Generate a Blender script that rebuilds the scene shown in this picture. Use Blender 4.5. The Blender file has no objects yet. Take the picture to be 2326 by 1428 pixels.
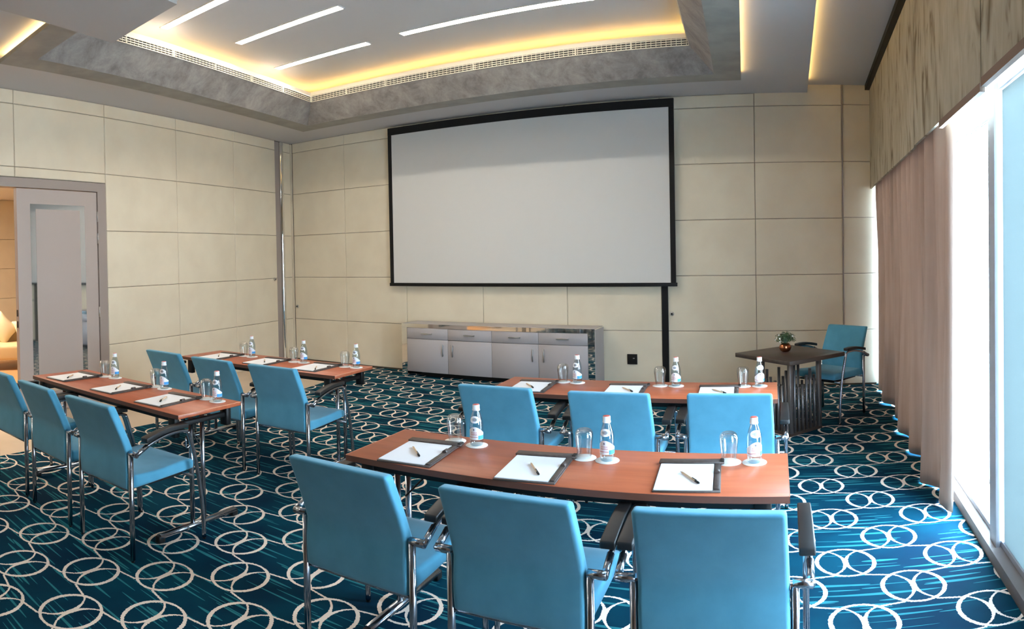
import bpy, bmesh, math, random
from mathutils import Matrix, Vector
random.seed(7)
C = bpy.context.scene.collection
sc = bpy.context.scene
PI = math.pi

# ---------------------------------------------------------------- camera (cylindrical panorama, phone sweep)
F = 1509.7161; IW, IH, YC = 2326, 1428, 600.27257
cam = bpy.data.cameras.new('camera'); cam.type = 'PANO'; cam.panorama_type = 'CENTRAL_CYLINDRICAL'
cam.central_cylindrical_range_u_min = -IW/2/F; cam.central_cylindrical_range_u_max = IW/2/F
cam.central_cylindrical_range_v_min = -(IH-YC)/F; cam.central_cylindrical_range_v_max = YC/F
cam.central_cylindrical_radius = 1
camo = bpy.data.objects.new('camera', cam); C.objects.link(camo)
yaw, pitch, roll = -0.42016496, -0.01331983, -0.01844579
_f = Vector((math.sin(yaw), math.cos(yaw), 0)); _r = Vector((math.cos(yaw), -math.sin(yaw), 0)); _u = Vector((0, 0, 1))
f2 = _f*math.cos(pitch)+_u*math.sin(pitch); u2 = -_f*math.sin(pitch)+_u*math.cos(pitch)
r3 = _r*math.cos(roll)+u2*math.sin(roll); u3 = -_r*math.sin(roll)+u2*math.cos(roll)
_m = Matrix((r3, u3, -f2)).transposed().to_4x4(); _m.translation = (0, 0, 1.6)
camo.matrix_world = _m
sc.camera = camo

# ---------------------------------------------------------------- view, world, lights
sc.view_settings.view_transform = 'Standard'; sc.view_settings.look = 'None'
sc.view_settings.gamma = 1; sc.view_settings.use_curve_mapping = False
sc.view_settings.exposure = 1.0
LV_SKY = 30; LV_STRIP = 28; LV_COVE = 7; LV_OUT = 11; LV_LOBBY = 20
w = bpy.data.worlds.new('sky'); sc.world = w; w.use_nodes = True
nt = w.node_tree
bg = nt.nodes['Background']
tc = nt.nodes.new('ShaderNodeTexCoord'); sx = nt.nodes.new('ShaderNodeSeparateXYZ'); cr = nt.nodes.new('ShaderNodeValToRGB')
nt.links.new(tc.outputs['Generated'], sx.inputs[0]); nt.links.new(sx.outputs['Z'], cr.inputs[0])
cr.color_ramp.elements[0].position = 0.0; cr.color_ramp.elements[0].color = (0.76, 0.90, 1.0, 1)
cr.color_ramp.elements[1].position = 0.6; cr.color_ramp.elements[1].color = (0.50, 0.77, 1.0, 1)
nt.links.new(cr.outputs[0], bg.inputs[0]); bg.inputs[1].default_value = LV_SKY

def area(name, loc, rot, sx_, sy_, power, col):
    l = bpy.data.lights.new(name, 'AREA'); l.shape = 'RECTANGLE'; l.size = sx_; l.size_y = sy_
    l.energy = power; l.color = col
    o = bpy.data.objects.new(name, l); C.objects.link(o); o.location = loc; o.rotation_euler = rot
    return o
def xw(y): return 1.0 + .025*(y-3.7)          # inner face of the window wall
# light portals in the glazing (they only help sampling the real sky)
for (ya, yb) in ((1.65, 3.85),):
    p = area('window_portal', (xw((ya+yb)/2)+.16, (ya+yb)/2, 1.75), (0, PI/2, 0), 3.4, yb-ya, 1, (1, 1, 1))
    p.data.cycles.is_portal = True

# ---------------------------------------------------------------- material helpers
MATS = {}
def mat(name, col, rough=.5, metal=0, spec=.5, **kw):
    m = bpy.data.materials.new(name); m.use_nodes = True; MATS[name] = m
    b = m.node_tree.nodes['Principled BSDF']
    b.inputs['Base Color'].default_value = (*col, 1); b.inputs['Roughness'].default_value = rough
    b.inputs['Metallic'].default_value = metal; b.inputs['Specular IOR Level'].default_value = spec
    for k, v in kw.items(): b.inputs[k.replace('_', ' ')].default_value = v
    return m
def srgb(r, g, b):
    f = lambda c: (c/12.92 if c <= .04045 else ((c+.055)/1.055)**2.4)
    return (f(r/255), f(g/255), f(b/255))
def tex_vary(m, col_a, col_b, scale=(1, 1, 1), nscale=5, detail=4, bump=0, bdist=.01, rough=.5, dist=0, lo=.35, hi=.65):
    """noise-driven mix of two colours plus optional bump, in object space"""
    t = m.node_tree; b = t.nodes['Principled BSDF']
    tc = t.nodes.new('ShaderNodeTexCoord'); mp = t.nodes.new('ShaderNodeMapping'); n = t.nodes.new('ShaderNodeTexNoise')
    r = t.nodes.new('ShaderNodeValToRGB')
    t.links.new(tc.outputs['Object'], mp.inputs[0]); mp.inputs['Scale'].default_value = scale
    t.links.new(mp.outputs[0], n.inputs['Vector']); n.inputs['Scale'].default_value = nscale
    n.inputs['Detail'].default_value = detail; n.inputs['Roughness'].default_value = rough; n.inputs['Distortion'].default_value = dist
    r.color_ramp.elements[0].position = lo; r.color_ramp.elements[1].position = hi
    r.color_ramp.elements[0].color = (*col_a, 1); r.color_ramp.elements[1].color = (*col_b, 1)
    t.links.new(n.outputs['Fac'], r.inputs[0]); t.links.new(r.outputs[0], b.inputs['Base Color'])
    if bump:
        bp = t.nodes.new('ShaderNodeBump'); bp.inputs['Strength'].default_value = bump; bp.inputs['Distance'].default_value = bdist
        t.links.new(n.outputs['Fac'], bp.inputs['Height']); t.links.new(bp.outputs[0], b.inputs['Normal'])
    return m
def emis(name, col, s):
    m = bpy.data.materials.new(name); m.use_nodes = True; MATS[name] = m
    t = m.node_tree; t.nodes.remove(t.nodes['Principled BSDF'])
    e = t.nodes.new('ShaderNodeEmission'); e.inputs[0].default_value = (*col, 1); e.inputs[1].default_value = s
    t.links.new(e.outputs[0], t.nodes['Material Output'].inputs[0]); return m

cream = mat('cream_leather', srgb(224, 212, 190), .55, spec=.35)
tex_vary(cream, srgb(222, 210, 188), srgb(228, 217, 195), nscale=3, detail=3)
groove = mat('dark_groove', srgb(70, 62, 50), .8)
plaster = mat('ceiling_plaster', srgb(218, 216, 216), .9, spec=.1)
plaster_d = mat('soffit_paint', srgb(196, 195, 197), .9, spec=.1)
marble = mat('grey_marble', srgb(140, 134, 130), .45)
tex_vary(marble, srgb(118, 112, 110), srgb(172, 166, 160), nscale=4.5, detail=10, rough=.74, dist=.35, lo=.36, hi=.72)
ring_m = mat('ring_plaster', srgb(150, 146, 138), .6)
tex_vary(ring_m, srgb(140, 137, 130), srgb(158, 154, 146), nscale=4, detail=5)
grille_m = mat('grille_cream', srgb(232, 222, 200), .6)
black = mat('black_paint', srgb(14, 14, 15), .5, spec=.3)
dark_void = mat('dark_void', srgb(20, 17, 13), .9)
screen_m = mat('screen_white', srgb(214, 212, 209), .95, spec=.1)
taupe = mat('taupe_lacquer', srgb(178, 166, 160), .45)
taupe_f = mat('taupe_frame', srgb(158, 146, 140), .45)
grey_lac = mat('grey_lacquer', srgb(176, 170, 172), .4)
mirror = mat('mirror_steel', (.80, .81, .80), .04, 1)
chrome = mat('chrome', (.40, .43, .48), .20, 1)
steel = mat('brushed_steel', (.55, .55, .55), .3, 1)
wood = mat('cherry_wood', srgb(178, 96, 62), .38)
tex_vary(wood, srgb(166, 84, 52), srgb(183, 97, 64), scale=(1, 9, 9), nscale=2.2, detail=5, rough=.6)
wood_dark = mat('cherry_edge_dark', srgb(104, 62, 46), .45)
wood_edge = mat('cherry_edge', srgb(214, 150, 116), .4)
fabric = mat('blue_fabric', srgb(86, 157, 185), .85, spec=.15)
fabric.node_tree.nodes['Principled BSDF'].inputs['Sheen Weight'].default_value = .25
tex_vary(fabric, srgb(83, 153, 181), srgb(90, 161, 190), nscale=9, detail=8, bump=.15, bdist=.002)
armblk = mat('black_arm', srgb(30, 28, 28), .45)
paper = mat('paper', srgb(240, 240, 243), .8)
leather = mat('brown_leather', srgb(74, 62, 58), .5)
tex_vary(leather, srgb(70, 58, 54), srgb(82, 70, 65), nscale=60, detail=3, bump=.1, bdist=.001)
coaster_m = mat('coaster_card', srgb(236, 232, 228), .85)
bamboo = mat('bamboo', srgb(222, 190, 158), .5)
espresso = mat('espresso_wood', srgb(62, 48, 40), .4)
tex_vary(espresso, srgb(56, 43, 36), srgb(70, 55, 46), scale=(1, 8, 8), nscale=3, detail=4)
walnut = mat('walnut_panel', srgb(96, 78, 64), .5)
bronze = mat('bronze_metal', srgb(128, 124, 124), .38, .8)
copper = mat('copper_pot', srgb(190, 120, 84), .22, 1)
leaf = mat('leaf_green', srgb(48, 84, 44), .55)
tex_vary(leaf, srgb(26, 52, 26), srgb(62, 96, 50), nscale=25, detail=2)
petal = mat('petal_white', srgb(238, 238, 232), .6)
curt = mat('curtain_fabric', srgb(176, 154, 142), .8, spec=.1)
tex_vary(curt, srgb(156, 138, 128), srgb(170, 152, 142), scale=(6, 6, .4), nscale=3, detail=4)
_t = curt.node_tree; _tl = _t.nodes.new('ShaderNodeBsdfTranslucent'); _tl.inputs[0].default_value = (*srgb(200, 172, 156), 1)
_mx = _t.nodes.new('ShaderNodeMixShader'); _mx.inputs[0].default_value = .12
_t.links.new(_t.nodes['Principled BSDF'].outputs[0], _mx.inputs[1]); _t.links.new(_tl.outputs[0], _mx.inputs[2]); _t.links.new(_mx.outputs[0], _t.nodes['Material Output'].inputs[0])
trim_br = mat('valance_trim', srgb(128, 106, 92), .7)
beige = mat('beige_stone', srgb(206, 184, 160), .4)
tex_vary(beige, srgb(200, 178, 154), srgb(212, 190, 166), nscale=2, detail=4)
sill_m = mat('sill_grey', srgb(112, 104, 100), .6)
alu = mat('aluminium', srgb(150, 152, 160), .45, .0)
oak = mat('oak_floor', srgb(196, 150, 104), .4)
sofa_m = mat('sofa_cream', srgb(216, 192, 150), .85)
cush_m = mat('cushion_cream', srgb(230, 212, 178), .85)
white_out = mat('white_terrace', srgb(235, 235, 232), .8)
plate_m = mat('lift_plate', srgb(176, 170, 166), .6)
led_warm = emis('led_warm', (1.0, .60, .17), LV_COVE)
led_out = emis('led_outer', (1.0, .62, .19), LV_OUT)
lamp_m = emis('lamp_diffuser', (1.0, .90, .76), LV_STRIP)
lobby_m = emis('lobby_lamp', (1.0, .86, .66), LV_LOBBY)
cap_white = mat('cap_white', srgb(232, 236, 240), .4)
cap_red = mat('cap_red', srgb(206, 92, 78), .5)
lab_w = mat('label_white', srgb(238, 240, 246), .6)
lab_b = mat('label_blue', srgb(60, 150, 214), .6)
lab_r = mat('label_red', srgb(190, 60, 70), .6)
lab_n = mat('label_navy', srgb(52, 60, 96), .6)

# valance: flat fabric with vertical slashed grain
val = mat('valance_fabric', srgb(176, 166, 146), .85, spec=.1)
t = val.node_tree; b = t.nodes['Principled BSDF']
tc = t.nodes.new('ShaderNodeTexCoord'); mp = t.nodes.new('ShaderNodeMapping'); mp.inputs['Scale'].default_value = (2.6, 2.6, .8)
n = t.nodes.new('ShaderNodeTexNoise'); n.inputs['Scale'].default_value = 2.6; n.inputs['Detail'].default_value = 4; n.inputs['Distortion'].default_value = 1.4
r = t.nodes.new('ShaderNodeValToRGB')
e = r.color_ramp.elements; e[0].position = .30; e[0].color = (*srgb(122, 112, 94), 1); e[1].position = .44; e[1].color = (*srgb(172, 164, 146), 1)
x = r.color_ramp.elements.new(.68); x.color = (*srgb(188, 182, 166), 1)
t.links.new(tc.outputs['Object'], mp.inputs[0]); t.links.new(mp.outputs[0], n.inputs['Vector']); t.links.new(n.outputs['Fac'], r.inputs[0]); t.links.new(r.outputs[0], b.inputs['Base Color'])

def glass_mat(name, col=(1, 1, 1), ior=1.45, rough=0.0):
    m = mat(name, col, rough, 0); bb = m.node_tree.nodes['Principled BSDF']
    bb.inputs['Transmission Weight'].default_value = 1; bb.inputs['IOR'].default_value = ior; return m
def thin_glass(name, col, f0=.05, f1=.55):
    m = bpy.data.materials.new(name); m.use_nodes = True; MATS[name] = m; t = m.node_tree
    t.nodes.remove(t.nodes['Principled BSDF'])
    tr = t.nodes.new('ShaderNodeBsdfTransparent'); tr.inputs[0].default_value = (*col, 1)
    g = t.nodes.new('ShaderNodeBsdfGlossy'); g.inputs['Roughness'].default_value = .03
    lw_ = t.nodes.new('ShaderNodeLayerWeight'); lw_.inputs['Blend'].default_value = .35
    mr = t.nodes.new('ShaderNodeMapRange'); mr.inputs['To Min'].default_value = f0; mr.inputs['To Max'].default_value = f1
    t.links.new(lw_.outputs['Facing'], mr.inputs['Value']); mx = t.nodes.new('ShaderNodeMixShader')
    t.links.new(mr.outputs['Result'], mx.inputs[0]); t.links.new(tr.outputs[0], mx.inputs[1]); t.links.new(g.outputs[0], mx.inputs[2])
    t.links.new(mx.outputs[0], t.nodes['Material Output'].inputs[0]); return m
glass = thin_glass('clear_glass', (.97, .985, .985))
bglass = thin_glass('bottle_glass', (.80, .90, .94), .08, .6)
# window pane: thin sheet, mostly clear with a weak reflection
def pane_mat(name, col, gl=.06):
    m = bpy.data.materials.new(name); m.use_nodes = True; MATS[name] = m; t = m.node_tree
    t.nodes.remove(t.nodes['Principled BSDF'])
    tr = t.nodes.new('ShaderNodeBsdfTransparent'); tr.inputs[0].default_value = (*col, 1)
    g = t.nodes.new('ShaderNodeBsdfGlossy'); g.inputs['Roughness'].default_value = .02; mx = t.nodes.new('ShaderNodeMixShader')
    mx.inputs[0].default_value = gl; t.links.new(tr.outputs[0], mx.inputs[1]); t.links.new(g.outputs[0], mx.inputs[2])
    t.links.new(mx.outputs[0], t.nodes['Material Output'].inputs[0]); return m
pane = pane_mat('window_glass', (.97, .985, 1))
def frosted_mat(name, col):
    m = bpy.data.materials.new(name); m.use_nodes = True; MATS[name] = m; t = m.node_tree
    t.nodes.remove(t.nodes['Principled BSDF'])
    tr = t.nodes.new('ShaderNodeBsdfTranslucent'); tr.inputs[0].default_value = (*col, 1)
    d = t.nodes.new('ShaderNodeBsdfDiffuse'); d.inputs[0].default_value = (*col, 1); mx = t.nodes.new('ShaderNodeMixShader')
    mx.inputs[0].default_value = .25; t.links.new(tr.outputs[0], mx.inputs[1]); t.links.new(d.outputs[0], mx.inputs[2])
    t.links.new(mx.outputs[0], t.nodes['Material Output'].inputs[0]); return m
frosted = frosted_mat('frosted_blind', (.170, .190, .190))

# carpet: linked circles on a rhombic lattice with teal dashes, in world metres
def carpet_mat():
    m = mat('patterned_carpet', (.02, .08, .12), .95, spec=.05); t = m.node_tree; L = t.links
    b = t.nodes['Principled BSDF']
    def val_(v):
        return v
    def M(op, a, b_=None, c_=None, clamp=False):
        n = t.nodes.new('ShaderNodeMath'); n.operation = op; n.use_clamp = clamp
        for i, v in enumerate((a, b_, c_)):
            if v is None: continue
            if isinstance(v, (int, float)): n.inputs[i].default_value = v
            else: L.new(v, n.inputs[i])
        return n.outputs[0]
    g = t.nodes.new('ShaderNodeNewGeometry')
    nz = t.nodes.new('ShaderNodeTexNoise'); nz.inputs['Scale'].default_value = 130; nz.inputs['Detail'].default_value = 1
    L.new(g.outputs['Position'], nz.inputs['Vector'])
    s0 = t.nodes.new('ShaderNodeSeparateXYZ'); L.new(g.outputs['Position'], s0.inputs[0])
    s1 = t.nodes.new('ShaderNodeSeparateXYZ'); L.new(nz.outputs['Color'], s1.inputs[0])
    jx = M('MULTIPLY', M('SUBTRACT', s1.outputs[0], .5), .010); jy = M('MULTIPLY', M('SUBTRACT', s1.outputs[1], .5), .010)
    OX, OY, P_, Q_, SK = -4.30809039, 3.92208351, 0.56639357, 0.56011752, -0.0186094
    Y0 = M('ADD', M('SUBTRACT', s0.outputs[1], OY), jy)
    X0 = M('ADD', M('SUBTRACT', s0.outputs[0], OX), jx)
    k = -SK*2/Q_                                   # lattice leans: x = -sk*(i-j), y = -Q/2*(i-j)
    X0 = M('ADD', X0, M('MULTIPLY', Y0, k))
    def wrap(v, p, off):
        q = M('ADD', M('DIVIDE', v, p), off); return M('MULTIPLY', M('SUBTRACT', q, M('ROUND', q)), p)
    def ln(a, b_): return M('SQRT', M('ADD', M('MULTIPLY', a, a), M('MULTIPLY', b_, b_)))
    def seg(x_, y_, x1, y1, x2, y2, w_):
        dx, dy = x2-x1, y2-y1; l2 = dx*dx+dy*dy
        px, py = M('SUBTRACT', x_, x1), M('SUBTRACT', y_, y1)
        tt = M('DIVIDE', M('ADD', M('MULTIPLY', px, dx), M('MULTIPLY', py, dy)), l2, clamp=True)
        d = ln(M('SUBTRACT', px, M('MULTIPLY', tt, dx)), M('SUBTRACT', py, M('MULTIPLY', tt, dy)))
        return M('SUBTRACT', d, w_)
    masks = None; inside = None
    for off in (0.0, .5):
        x_, y_ = wrap(X0, P_, off), wrap(Y0, Q_, off)
        rr = ln(x_, M('MULTIPLY', y_, 1.0))
        # ring, thicker at the sides
        wv = M('ADD', .0060, M('MULTIPLY', M('DIVIDE', M('ABSOLUTE', x_), .15), .0048))
        d = M('SUBTRACT', M('ABSOLUTE', M('SUBTRACT', rr, .146)), wv)
        gate = M('SUBTRACT', rr, .148)
        for sgn in (-1, 1):
            da = ln(M('SUBTRACT', x_, sgn*.1445), M('ADD', y_, .004))
            wa = M('MAXIMUM', .0050, M('SUBTRACT', .0125, M('MULTIPLY', M('ABSOLUTE', y_), .085)))
            a_ = M('MAXIMUM', M('SUBTRACT', M('ABSOLUTE', M('SUBTRACT', da, .142)), wa), gate)
            d = M('MINIMUM', d, a_)
            d = M('MINIMUM', d, seg(x_, y_, sgn*.080, .120, sgn*.205, .1405, .0055))
            d = M('MINIMUM', d, seg(x_, y_, sgn*.078, -.1395, sgn*-.0+sgn*.078, -.1394, .004))
        masks = d if masks is None else M('MINIMUM', masks, d)
        ri = M('SUBTRACT', rr, .14); inside = ri if inside is None else M('MINIMUM', inside, ri)
    mask = M('LESS_THAN', masks, 0)
    # dashes
    def dashes(rowh, xs, seed, thr, th):
        v = M('DIVIDE', s0.outputs[1], rowh); row = M('FLOOR', v); fr = M('SUBTRACT', v, row)
        wn = t.nodes.new('ShaderNodeTexWhiteNoise'); wn.noise_dimensions = '1D'; L.new(M('ADD', row, seed), wn.inputs['W'])
        u = M('ADD', M('MULTIPLY', s0.outputs[0], xs), M('MULTIPLY', wn.outputs['Value'], 17.3)); cell = M('FLOOR', u); fu = M('SUBTRACT', u, cell)
        w2 = t.nodes.new('ShaderNodeTexWhiteNoise'); w2.noise_dimensions = '2D'; cv = t.nodes.new('ShaderNodeCombineXYZ')
        L.new(M('ADD', row, seed*3.1), cv.inputs[0]); L.new(cell, cv.inputs[1]); L.new(cv.outputs[0], w2.inputs['Vector'])
        sepc = t.nodes.new('ShaderNodeSeparateColor'); L.new(w2.outputs['Color'], sepc.inputs[0])
        on = M('GREATER_THAN', sepc.outputs[0], thr)
        half = M('MULTIPLY', M('ADD', .25, M('MULTIPLY', sepc.outputs[1], .75)), .5)
        env = M('SUBTRACT', 1, M('DIVIDE', M('ABSOLUTE', M('SUBTRACT', fu, .5)), half), clamp=True)
        thick = M('MULTIPLY', M('POWER', env, .45), M('ADD', th*.45, M('MULTIPLY', sepc.outputs[2], th)))
        hit = M('LESS_THAN', M('ABSOLUTE', M('SUBTRACT', fr, .5)), thick)
        return M('MULTIPLY', on, hit)
    d1 = dashes(.047, 1.7, 3.7, .42, .18); d2 = dashes(.029, 2.9, 11.3, .68, .15)
    dd = M('MAXIMUM', d1, d2)
    n2 = t.nodes.new('ShaderNodeTexNoise'); n2.inputs['Scale'].default_value = 2.3; n2.inputs['Detail'].default_value = 3
    L.new(g.outputs['Position'], n2.inputs['Vector'])
    r0 = t.nodes.new('ShaderNodeValToRGB'); r0.color_ramp.elements[0].position = .38; r0.color_ramp.elements[1].position = .62
    r0.color_ramp.elements[0].color = (*srgb(7, 42, 62), 1); r0.color_ramp.elements[1].color = (*srgb(6, 58, 76), 1)
    L.new(n2.outputs['Fac'], r0.inputs[0])
    m1 = t.nodes.new('ShaderNodeMix'); m1.data_type = 'RGBA'; L.new(M('MULTIPLY', dd, .85), m1.inputs[0]); L.new(r0.outputs[0], m1.inputs[6])
    m1.inputs[7].default_value = (*srgb(46, 122, 130), 1)
    m2 = t.nodes.new('ShaderNodeMix'); m2.data_type = 'RGBA'; L.new(mask, m2.inputs[0]); L.new(m1.outputs[2], m2.inputs[6])
    m2.inputs[7].default_value = (*srgb(236, 218, 202), 1)
    L.new(m2.outputs[2], b.inputs['Base Color'])
    return m
carpet_m = carpet_mat()

# ---------------------------------------------------------------- geometry helpers
class MB:
    def __init__(s): s.bm = bmesh.new(); s.mats = []
    def _mi(s, m):
        if m is None: return 0
        if m not in s.mats: s.mats.append(m)
        return s.mats.index(m)
    def _fin(s, geom_faces, m, smooth=False):
        i = s._mi(m)
        for f in geom_faces:
            f.material_index = i; f.smooth = smooth
    def box(s, c, size, m=None, bev=0, seg=2, rot=None, fn=None, cuts=None, smooth=False):
        bm = bmesh.new(); bmesh.ops.create_cube(bm, size=1)
        for v in bm.verts: v.co = Vector((v.co.x*size[0], v.co.y*size[1], v.co.z*size[2]))
        if bev: bmesh.ops.bevel(bm, geom=bm.edges[:], offset=bev, segments=seg, profile=.6, affect='EDGES')
        for ax, n in (cuts or {}).items():
            nn = Vector((0, 0, 0)); nn[ax] = 1
            for k in range(1, n):
                p = Vector((0, 0, 0)); p[ax] = -size[ax]/2 + size[ax]*k/n
                bmesh.ops.bisect_plane(bm, geom=bm.verts[:]+bm.edges[:]+bm.faces[:], plane_co=p, plane_no=nn)
        if fn:
            for v in bm.verts: v.co = Vector(fn(v.co))
        M_ = Matrix.Translation(c) @ (rot.to_4x4() if rot else Matrix.Identity(4))
        bmesh.ops.transform(bm, matrix=M_, verts=bm.verts)
        s.merge(bm, m, smooth or bool(bev)); return s
    def merge(s, bm, m, smooth=False):
        i = s._mi(m); vm = {}
        for v in bm.verts: vm[v] = s.bm.verts.new(v.co)
        for f in bm.faces:
            try: nf = s.bm.faces.new([vm[v] for v in f.verts])
            except ValueError: continue
            nf.material_index = i; nf.smooth = smooth
        bm.free()
    def poly(s, pts, m=None):
        vs = [s.bm.verts.new(p) for p in pts]; f = s.bm.faces.new(vs); f.material_index = s._mi(m); return f
    def prism(s, pts, z0, z1, m=None):
        """vertical prism from 2D outline"""
        n = len(pts); lo = [s.bm.verts.new((p[0], p[1], z0)) for p in pts]; hi = [s.bm.verts.new((p[0], p[1], z1)) for p in pts]
        fs = [s.bm.faces.new(lo[::-1]), s.bm.faces.new(hi)]
        for i in range(n): fs.append(s.bm.faces.new((lo[i], lo[(i+1) % n], hi[(i+1) % n], hi[i])))
        s._fin(fs, m); return s
    def hexa(s, a, b, m=None):
        """solid between quad a (4 pts) and quad b (4 pts)"""
        A = [s.bm.verts.new(p) for p in a]; B = [s.bm.verts.new(p) for p in b]
        fs = [s.bm.faces.new(A[::-1]), s.bm.faces.new(B)]
        for i in range(4): fs.append(s.bm.faces.new((A[i], A[(i+1) % 4], B[(i+1) % 4], B[i])))
        s._fin(fs, m); return s
    def tube(s, pts, r, m=None, n=10, sy=1.0, cap=True, sub=0, up=(0, 0, 1)):
        P = [Vector(p) for p in pts]
        if sub:   # Catmull-Rom
            Q = []
            for i in range(len(P)-1):
                p0, p1, p2, p3 = P[max(i-1, 0)], P[i], P[i+1], P[min(i+2, len(P)-1)]
                for k in range(sub):
                    u = k/sub
                    Q.append(.5*((2*p1)+(-p0+p2)*u+(2*p0-5*p1+4*p2-p3)*u*u+(-p0+3*p1-3*p2+p3)*u**3))
            Q.append(P[-1]); P = Q
        rr = r if isinstance(r, (list, tuple)) else [r]*len(P)
        rings = []
        for i, p in enumerate(P):
            d = (P[min(i+1, len(P)-1)]-P[max(i-1, 0)]).normalized()
            u_ = Vector(up)
            if abs(d.dot(u_)) > .98: u_ = Vector((0, 1, 0))
            a = d.cross(u_).normalized(); b_ = a.cross(d).normalized()
            rings.append([s.bm.verts.new(p+(a*math.cos(2*PI*k/n)+b_*math.sin(2*PI*k/n)*sy)*rr[i]) for k in range(n)])
        fs = []
        for i in range(len(rings)-1):
            for k in range(n): fs.append(s.bm.faces.new((rings[i][k], rings[i][(k+1) % n], rings[i+1][(k+1) % n], rings[i+1][k])))
        s._fin(fs, m, True)
        if cap: s._fin([s.bm.faces.new(rings[0][::-1]), s.bm.faces.new(rings[-1])], m)
        return s
    def lathe(s, prof, m=None, n=28, c=(0, 0, 0), close=False):
        rings = []
        for (r_, z_) in prof:
            if r_ < 1e-6: rings.append([s.bm.verts.new((c[0], c[1], c[2]+z_))])
            else: rings.append([s.bm.verts.new((c[0]+r_*math.cos(2*PI*k/n), c[1]+r_*math.sin(2*PI*k/n), c[2]+z_)) for k in range(n)])
        fs = []
        for i in range(len(rings)-1):
            A, B = rings[i], rings[i+1]
            for k in range(n):
                k2 = (k+1) % n
                if len(A) == 1 and len(B) == 1: continue
                if len(A) == 1: fs.append(s.bm.faces.new((A[0], B[k2], B[k])))
                elif len(B) == 1: fs.append(s.bm.faces.new((A[k], A[k2], B[0])))
                else: fs.append(s.bm.faces.new((A[k], A[k2], B[k2], B[k])))
        s._fin(fs, m, True); return s
    def build(s, name, m=None, parent=None, loc=(0, 0, 0), rotz=0, recalc=True):
        if recalc: bmesh.ops.recalc_face_normals(s.bm, faces=s.bm.faces[:])
        me = bpy.data.meshes.new(name); s.bm.to_mesh(me); s.bm.free()
        ms = s.mats if s.mats else [m]
        if m is not None and m not in ms: ms = [m] + [q for q in ms if q is not None] if not s.mats else ms
        for q in ms: me.materials.append(q)
        o = bpy.data.objects.new(name, me); C.objects.link(o)
        if parent: o.parent = parent
        o.location = loc; o.rotation_euler = (0, 0, rotz)
        return o
def tag(o, label=None, cat=None, group=None, kind=None):
    if label: o['label'] = label
    if cat: o['category'] = cat
    if group: o['group'] = group
    if kind: o['kind'] = kind
    return o
def struct(o): o['kind'] = 'structure'; return o
def empty(name, loc=(0, 0, 0), rz=0):
    o = bpy.data.objects.new(name, None); C.objects.link(o); o.location = loc; o.rotation_euler = (0, 0, rz)
    o.empty_display_size = .1; return o
KIDS = {}
def copy_tree(o, parent=None):
    c = o.copy(); C.objects.link(c); c.parent = parent
    for ch in [k for k in bpy.data.objects if k.parent == o]: copy_tree(ch, c)
    return c

# ---------------------------------------------------------------- room dimensions
D = 7.885; A = 7.343; AL = -0.16924378
ROWS = [0.0, .656, 1.322, 1.988, 2.654, 3.320, 3.47]
CL = Vector((-A, D, 0)); dL = Vector((-math.sin(AL), -math.cos(AL), 0)); nL = Vector((-dL.y, dL.x, 0))
def LP(t, z, off=0.0): p = CL + dL*t + nL*off; return Vector((p.x, p.y, z))
YF = -3.2                                           # wall behind the viewer

# floor: stone base, carpet on top
m = MB(); m.poly([(-9.5, YF-.2, 0), (1.3, YF-.2, 0), (1.3, D+.2, 0), (-9.5, D+.2, 0)], beige)
struct(m.build('floor', beige))
m = MB(); m.prism([(-5.66, D-.01), (-5.59, 6.5), (-5.49, 5.9), (-5.43, 3.54), (-5.24, 2.2), (-5.05, 1.0), (-4.5, YF+.02), (xw(YF)-.002, YF+.02), (xw(D)-.002, D-.01)], .0, .006, carpet_m)
struct(m.build('floor_carpet', carpet_m))

# padded wall panels
def padwall(mb, x0, x1, zs, P, th=.012, gap=.0022, back=True, flip=False):
    """padded panels between x0..x1 for the rows zs; P(x,z,off) gives the world point"""
    for z0, z1 in zip(zs[:-1], zs[1:]):
        a0, a1, b0, b1 = x0+gap, x1-gap, z0+gap, z1-gap
        i = .011
        outer = [P(a0, b0, 0), P(a1, b0, 0), P(a1, b1, 0), P(a0, b1, 0)]
        mid = [P(a0, b0, th*.45), P(a1, b0, th*.45), P(a1, b1, th*.45), P(a0, b1, th*.45)]
        mid2 = [P(a0+i*.35, b0+i*.35, th*.85), P(a1-i*.35, b0+i*.35, th*.85), P(a1-i*.35, b1-i*.35, th*.85), P(a0+i*.35, b1-i*.35, th*.85)]
        inn = [P(a0+i, b0+i, th), P(a1-i, b0+i, th), P(a1-i, b1-i, th), P(a0+i, b1-i, th)]
        L_ = [[mb.bm.verts.new(p) for p in q] for q in (outer, mid, mid2, inn)]
        fs = []
        for q0, q1 in zip(L_[:-1], L_[1:]):
            for k in range(4): fs.append(mb.bm.faces.new((q0[k], q0[(k+1) % 4], q1[(k+1) % 4], q1[k])))
        fs.append(mb.bm.faces.new(L_[-1])); mb._fin(fs, cream)
# back wall
PB = lambda x, z, o: Vector((x, D-.0-o, z))
seams = [-7.30, -6.237, -5.152, -3.947, -2.767, -1.558, -.419, .614]
m = MB()
m.prism([(-8.2, D), (1.4, D), (1.4, D+.2), (-8.2, D+.2)], 0, 4.1, groove)
for a, b_ in zip(seams[:-1], seams[1:]): padwall(m, a, b_, ROWS[:-1]+[3.60 if b_ > .3 else 3.47], PB)
PB2 = lambda x, z, o: Vector((x, D-o, z))
padwall(m, .622, 1.3, [0, .66, 1.33, 1.995, 2.66, 3.33, 3.6], PB2, th=.006)
wb = struct(m.build('wall_back', recalc=True))
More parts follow.
